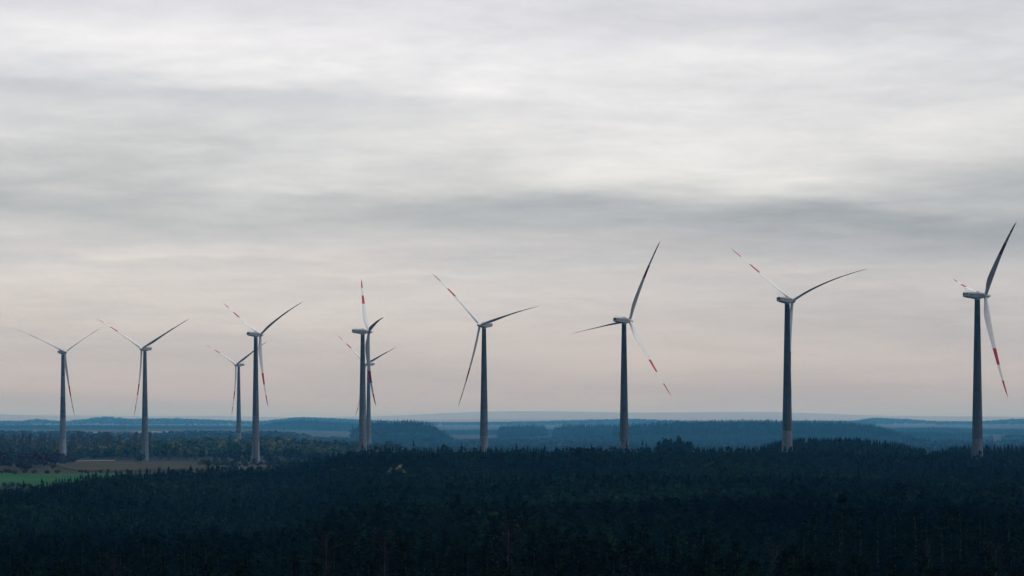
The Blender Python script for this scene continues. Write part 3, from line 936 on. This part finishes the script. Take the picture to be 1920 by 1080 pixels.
# bare poplars behind the two leftmost turbines
pop_mesh = []
for v, f in BARE:
    w = v * np.array((25, 25, 25.))
    me = np_mesh('poplar', w, f, tint=np.ones((len(w), 3))); me.materials.append(M['poplar_twigs']); pop_mesh.append(me)
rnd = random.Random(5)
us_ = list(np.linspace(4, 288, 54))
for i, u in enumerate(us_):
    u = u + rnd.uniform(-3, 3); y = rnd.uniform(2230, 2420)
    x = X(u, y); g = float(ground(x, y))
    h = rnd.uniform(16, 27) if not (100 < u < 125) else 19
    o = bpy.data.objects.new('bare_poplar', pop_mesh[i % 5]); COL.objects.link(o)
    o.location = (x, y, g - .2); s = h / 25; wd = s * rnd.uniform(.9, 1.5); o.scale = (wd, wd, s); o.rotation_euler = (0, 0, rnd.random() * 6.28)
    if u < 118: tag(o, 'slender leafless poplar left of the leftmost turbine', 'tree', 'bare poplars left of the leftmost turbine')
    elif u < 272: tag(o, 'slender leafless poplar between the two leftmost turbines', 'tree', 'bare poplars between the two leftmost turbines')
    else: tag(o, 'slender leafless poplar just right of the second turbine from the left', 'tree', 'bare poplars right of the second turbine')

# dark conifer-like masses in the poplar row and rounded trees around the left plain
def lone(name, u, v, y, rw, tint, mat, lab, cat='tree', grp=None, n=110, slim=1.0, sz=.075, lobes=7):
    x = X(u, y); g = float(ground(x, y)); h = max(3.0, Z(v, y) - g)
    return far_tree_thing(name, broadleaf_lowpoly(RNG, n, lobes, slim, sz), M[mat], x, y, h, h * rw, tint, lab, cat, grp)
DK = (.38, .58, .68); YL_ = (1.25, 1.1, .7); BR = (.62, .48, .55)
for u, v, y in [(22, 832, 2180), (48, 826, 2200), (75, 838, 2160), (40, 842, 2140), (150, 836, 2300), (170, 832, 2310), (190, 838, 2290), (208, 834, 2300), (226, 838, 2280), (243, 836, 2290), (258, 840, 2260), (135, 840, 2290), (8, 830, 2200), (95, 840, 2200)]:
    lone('broadleaf_tree', u, v, y, .62, tuple(c * rnd.uniform(.8, 1.3) for c in DK), 'leaves',
         'dark rounded tree at the foot of the bare poplars', 'tree', 'dark trees under the poplars', 90)
for u, v, y in [(60, 848, 2120), (72, 850, 2110), (88, 852, 2110), (212, 850, 2210), (222, 846, 2220)]:
    lone('broadleaf_tree', u, v, y, .7, YL_, 'leaves', 'low yellowish-leaved tree near the foot of the two leftmost turbines', 'tree', 'yellowish trees under the poplars', 80)
for u, v, y in [(300, 848, 2150), (318, 843, 2160), (335, 846, 2130), (352, 842, 2140), (366, 846, 2120)]:
    lone('broadleaf_tree', u, v, y, .8, YL_, 'leaves', 'yellowish broadleaf tree right of the second turbine from the left', 'tree', 'yellowish trees right of the second turbine', 100)
for u, v, y in [(404, 850, 1990), (418, 841, 2000), (432, 839, 2010), (447, 842, 2000), (462, 845, 1990), (498, 840, 2010), (540, 838, 2030), (552, 836, 2030), (564, 842, 2020), (585, 846, 1950), (597, 840, 1960), (610, 845, 1940), (380, 842, 2080)]:
    lone('broadleaf_tree', u, v, y, .85, tuple(c * rnd.uniform(.8, 1.25) for c in (.20, .34, .44)), 'leaves',
         'dark dome-crowned tree near the foot of the turbine with the white door', 'tree', 'dark domed trees around the turbine with the white door', 130)
for u, v, y in [(432, 817, 2500), (438, 822, 2480), (425, 824, 2500)]:
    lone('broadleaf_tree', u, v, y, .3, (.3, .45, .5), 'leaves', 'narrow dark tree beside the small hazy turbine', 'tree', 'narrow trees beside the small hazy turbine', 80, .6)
for u, v, y in [(505, 869, 1840), (512, 866, 1850), (532, 871, 1830), (546, 866, 1830), (551, 861, 1840), (575, 868, 1800), (583, 866, 1800), (527, 874, 1800), (560, 870, 1790), (446, 868, 1860), (458, 866, 1870)]:
    lone('bush', u, v, y, 1.0, (1.3, 1.25, .8) if rnd.random() < .6 else (.9, .8, .8), 'leaves',
         'low pale-leaved bush between the turbine with the white door and the forest', 'bush', 'pale bushes by the turbine with the white door', 60, 1.2, .1)
for _ in range(48):
    u = rnd.uniform(370, 600); y = rnd.uniform(1700, 1930)
    v = HY - F * float(ground(X(u, y), y)) / y - rnd.uniform(2.5, 6.0) * F / y
    dk = rnd.random() < .55
    lone('bush', u, v, y, 1.05, (.28, .4, .42) if dk else (.9, .8, .6), 'leaves',
         'dark low scrub between the dry meadow and the forest edge' if dk else 'straw-coloured low scrub between the dry meadow and the forest edge', 'bush',
         'scrub beside the dry meadow', 70, 1.2, .09)
for _ in range(18):
    u = rnd.uniform(-4, 250); y = rnd.uniform(1462, 1492)
    v = HY - F * float(ground(X(u, y), y)) / y - rnd.uniform(1.2, 3.2) * F / y
    lone('bush', u, v, y, 1.3, (.5, .55, .4), 'leaves', 'small rough bush on the far margin of the green field', 'bush', 'bushes along the field margin', 60, 1.3, .1)
SHR = [(rnd.uniform(-5, 140), 0, rnd.uniform(1520, 2100)) for _ in range(100)]
for u, v, y in SHR:
    if u > 100 and y < 1850: u -= 60
    v = HY - F * float(ground(X(u, y), y)) / y - rnd.uniform(4.5, 10.0) * F / y
    lone('bush', u, v, y, 1.15, BR, 'twigs', 'leafless brown shrub in the thicket left of the leftmost turbine foot', 'bush', 'brown shrubs around the foot of the leftmost turbine', 80, 1.3, .085)
for u, v, y in [(2, 873, 1700), (10, 870, 1710), (16, 875, 1690)]:
    lone('bush', u, v, y, .7, (1.0, 1.15, .5), 'leaves', 'yellow-green bush at the left edge above the green field', 'bush', 'yellow-green bushes at the left edge', 90, 1.0, .075)
for u, v, y in [(-6, 907, 1262), (8, 904, 1270), (22, 902, 1268), (36, 903, 1272), (48, 906, 1265), (58, 910, 1258), (15, 910, 1240), (40, 911, 1240)]:
    lone('bush', u, v, y, 1.1, (.7, .5, .55), 'twigs', 'purplish-brown leafless shrub in front of the green field', 'bush', 'purplish shrubs in front of the green field', 80, 1.3, .09)
for u, v, y in [(258, 852, 2040), (264, 850, 2050)]:
    lone('bush', u, v, y, 1.0, (.35, .4, .5), 'leaves', 'dark bush at the foot of the second turbine from the left', 'bush', 'dark bushes at the second turbine', 80, 1.2, .09)

# ------------------------------------------------------------------ haze
def haze():
    m = bpy.data.materials.new('haze_air'); m.use_nodes = True
    nt = m.node_tree; nt.nodes.clear()
    out = nt.nodes.new('ShaderNodeOutputMaterial')
    v = nt.nodes.new('ShaderNodeVolumePrincipled')
    v.inputs['Color'].default_value = (.12, .50, 1.0, 1)
    v.inputs['Absorption Color'].default_value = (1, 1, 1, 1)
    v.inputs['Density'].default_value = .000058
    v.inputs['Anisotropy'].default_value = 0.45
    nt.links.new(v.outputs[0], out.inputs['Volume'])
    mb = MB(); mb.box((0, 0, 125), (92000, 92000, 370))
    o = link('haze', mb.mesh('haze'), [m]); tag(o, kind='stuff')
    o['label'] = 'thin blue haze lying over the plain'
haze()

# ------------------------------------------------------------------ sky and light
SUN_EL, SUN_AZ = 60.0, 105.0   # azimuth to the right of the view
def world():
    w = bpy.data.worlds.new('World'); SC.world = w; w.use_nodes = True
    nt = w.node_tree; nt.nodes.clear()
    N, L = nt.nodes.new, nt.links.new
    out = N('ShaderNodeOutputWorld'); bg = N('ShaderNodeBackground'); L(bg.outputs[0], out.inputs[0])
    sky = N('ShaderNodeTexSky'); sky.sky_type = 'NISHITA'; sky.sun_disc = False
    sky.sun_elevation = math.radians(SUN_EL); sky.sun_rotation = math.radians(SUN_AZ)
    tc = N('ShaderNodeTexCoord'); sep = N('ShaderNodeSeparateXYZ'); L(tc.outputs['Generated'], sep.inputs[0])
    def math_(op, a, b=None, c=None, clamp=False):
        n = N('ShaderNodeMath'); n.operation = op; n.use_clamp = clamp
        for i, q in enumerate((a, b, c)):
            if q is None: continue
            if isinstance(q, (int, float)): n.inputs[i].default_value = q
            else: L(q, n.inputs[i])
        return n.outputs[0]
    x, y, z = sep.outputs
    zc = math_('MAXIMUM', z, 0.0)
    den = math_('ADD', zc, .065)
    px, py = math_('DIVIDE', x, den), math_('DIVIDE', y, den)
    cv = N('ShaderNodeCombineXYZ'); L(px, cv.inputs[0]); L(py, cv.inputs[1])
    az = math_('ARCTAN2', x, y)
    # broad brightness of the overcast by height above the horizon
    rows = [(800, (146,148,150)), (786, (151,154,156)), (772, (165,163,162)), (742, (184,180,177)), (700, (194,190,188)), (600, (202,199,199)), (520, (208,206,206)), (480, (206,206,208)),
            (415, (190,193,194)), (370, (203,205,205)), (300, (229,230,230)), (200, (236,236,238)), (100, (248,248,250)), (0, (229,229,234))]
    st = [(max(0.0, (HY - r) / F) ** .5, s2l(*c)) for r, c in rows] + [(.55, (.85, .86, .90)), (1.0, (1.15, 1.16, 1.22))]
    # cloud streaks
    def cloud(scale, off, detail=6, rough=.55, dist=.3):
        mp = N('ShaderNodeMapping'); L(cv.outputs[0], mp.inputs[0]); mp.inputs['Location'].default_value = off
        mp.inputs['Rotation'].default_value = (0, 0, .12)
        n = N('ShaderNodeTexNoise'); n.inputs['Scale'].default_value = scale; n.inputs['Detail'].default_value = detail
        n.inputs['Roughness'].default_value = rough; n.inputs['Distortion'].default_value = dist
        L(mp.outputs[0], n.inputs['Vector']); return n.outputs['Fac']
    c1 = cloud(.55, (3.1, 1.7, 0)); c2 = cloud(2.6, (7.3, 2.2, 0), 9, .62, .25); c4 = cloud(7.0, (2.3, 5.2, 0), 8, .6, .1); c3 = cloud(.42, (1.3, 8.4, 0), 5, .5, .4)
    zw = math_('ADD', zc, math_('MULTIPLY', math_('MULTIPLY', math_('SUBTRACT', c1, .5), .11), math_('MINIMUM', math_('MULTIPLY', zc, 14), 1.0)))
    base = ramp(nt, math_('POWER', math_('MAXIMUM', zw, 0.0), .5), st)
    s = math_('ADD', math_('MULTIPLY', math_('SUBTRACT', c3, .5), .75), math_('ADD', math_('MULTIPLY', math_('SUBTRACT', c2, .5), .35), math_('MULTIPLY', math_('SUBTRACT', c4, .5), .22)))
    # clouds calm down towards the horizon
    calm = N('ShaderNodeMapRange'); L(zc, calm.inputs[0]); calm.inputs[1].default_value = .0; calm.inputs[2].default_value = .07
    calm.inputs[3].default_value = .25; calm.inputs[4].default_value = 1.0
    s = math_('MULTIPLY', s, calm.outputs[0])
    # thicker cloud to the right, thin bright cloud up left
    r_ = N('ShaderNodeMapRange'); r_.interpolation_type = 'SMOOTHSTEP'; L(az, r_.inputs[0])
    r_.inputs[1].default_value = -.03; r_.inputs[2].default_value = .22; r_.inputs[3].default_value = 0; r_.inputs[4].default_value = 1
    hh = N('ShaderNodeMapRange'); hh.interpolation_type = 'SMOOTHSTEP'; L(zc, hh.inputs[0])
    hh.inputs[1].default_value = .02; hh.inputs[2].default_value = .08; hh.inputs[3].default_value = .10; hh.inputs[4].default_value = .26
    far_up = N('ShaderNodeMapRange'); L(zc, far_up.inputs[0]); far_up.inputs[1].default_value = .2; far_up.inputs[2].default_value = .5
    far_up.inputs[3].default_value = 1; far_up.inputs[4].default_value = 0
    dark = math_('MULTIPLY', math_('MULTIPLY', r_.outputs[0], hh.outputs[0]), far_up.outputs[0])
    # the larger cloud bodies: bearing, row, half widths, thickness (+ thin and bright, - thick and grey)
    wa = math_('ADD', az, math_('MULTIPLY', math_('SUBTRACT', c3, .5), .10))
    wz = math_('ADD', zc, math_('MULTIPLY', math_('SUBTRACT', c2, .5), .022))
    bodies = None
    for u, v, su, sv, am in [(620, 85, 330, 55, .13), (180, 95, 220, 40, .07), (90, 182, 260, 16, -.11), (620, 200, 420, 16, -.08), (1480, 440, 540, 64, -.20),
                             (820, 395, 520, 34, -.10), (1720, 110, 380, 130, -.09), (1350, 330, 420, 26, .05), (330, 478, 300, 9, .09), (720, 515, 230, 9, .11),
                             (150, 380, 260, 26, -.05), (520, 270, 330, 22, .03), (1180, 230, 300, 12, -.03), (1100, 560, 300, 8, .05), (1500, 500, 240, 9, .06), (760, 350, 300, 10, .05)]:
        a_ = math_('DIVIDE', math_('SUBTRACT', wa, (u - CX) / F), su / F); b_ = math_('DIVIDE', math_('SUBTRACT', wz, (HY - v) / F), sv / F)
        q = math_('MULTIPLY', math_('POWER', 2.718, math_('MULTIPLY', math_('ADD', math_('MULTIPLY', a_, a_), math_('MULTIPLY', b_, b_)), -1.0)), am)
        bodies = q if bodies is None else math_('ADD', bodies, q)
    tot = math_('ADD', math_('SUBTRACT', math_('ADD', 1.02, s), math_('MULTIPLY', dark, .55)), bodies)
    mx = N('ShaderNodeMix'); mx.data_type = 'RGBA'; mx.blend_type = 'MULTIPLY'; mx.inputs[0].default_value = 1
    cc = N('ShaderNodeCombineColor'); 
    
    bk = N('ShaderNodeMapRange'); bk.interpolation_type = 'SMOOTHSTEP'; L(y, bk.inputs[0])
    bk.inputs[1].default_value = -.45; bk.inputs[2].default_value = .75; bk.inputs[3].default_value = .30; bk.inputs[4].default_value = 1.0  # unseen sky behind the camera, dimmed to darken the sides facing it
    tot = math_('MULTIPLY', tot, bk.outputs[0])
    for i, ex in enumerate((1.12, 1.04, .92)): L(math_('POWER', math_('MAXIMUM', tot, .02), ex), cc.inputs[i])
    L(base, mx.inputs[6]); L(cc.outputs[0], mx.inputs[7])
    # a little clear-sky light comes through the cloud
    sk = N('ShaderNodeVectorMath'); sk.operation = 'SCALE'; L(sky.outputs[0], sk.inputs[0]); sk.inputs['Scale'].default_value = .1
    m2 = N('ShaderNodeMix'); m2.data_type = 'RGBA'; m2.inputs[0].default_value = .06
    L(mx.outputs[2], m2.inputs[6]); L(sk.outputs[0], m2.inputs[7])
    L(m2.outputs[2], bg.inputs[0]); bg.inputs[1].default_value = 1.0
world()

sl = bpy.data.lights.new('sun', 'SUN'); sl.energy = 1.3; sl.angle = math.radians(20); sl.color = (1.0, .95, .88)
so = bpy.data.objects.new('sun', sl); COL.objects.link(so)
a, e = math.radians(SUN_AZ), math.radians(SUN_EL)
to_sun = Vector((math.sin(a) * math.cos(e), math.cos(a) * math.cos(e), math.sin(e)))
so.rotation_euler = to_sun.to_track_quat('Z', 'Y').to_euler()
so.location = (0, 0, 120)

# ------------------------------------------------------------------ camera and render
cd = bpy.data.cameras.new('camera'); cam = bpy.data.objects.new('camera', cd); COL.objects.link(cam)
cam.location = (0, 0, 0); cam.rotation_euler = (math.radians(90), 0, 0)
cd.sensor_width = 36.0; cd.lens = 36.0 * F / 1920.0
cd.shift_y = (HY - 540.0) / 1920.0
cd.clip_start = 1.0; cd.clip_end = 60000
SC.camera = cam
SC.view_settings.view_transform = 'Standard'; SC.view_settings.look = 'None'
SC.view_settings.exposure = 0; SC.view_settings.gamma = 1
SC.cycles.max_bounces = 6; SC.cycles.diffuse_bounces = 2; SC.cycles.glossy_bounces = 2
SC.cycles.volume_bounces = 1; SC.cycles.transparent_max_bounces = 8
SC.cycles.use_denoising = True
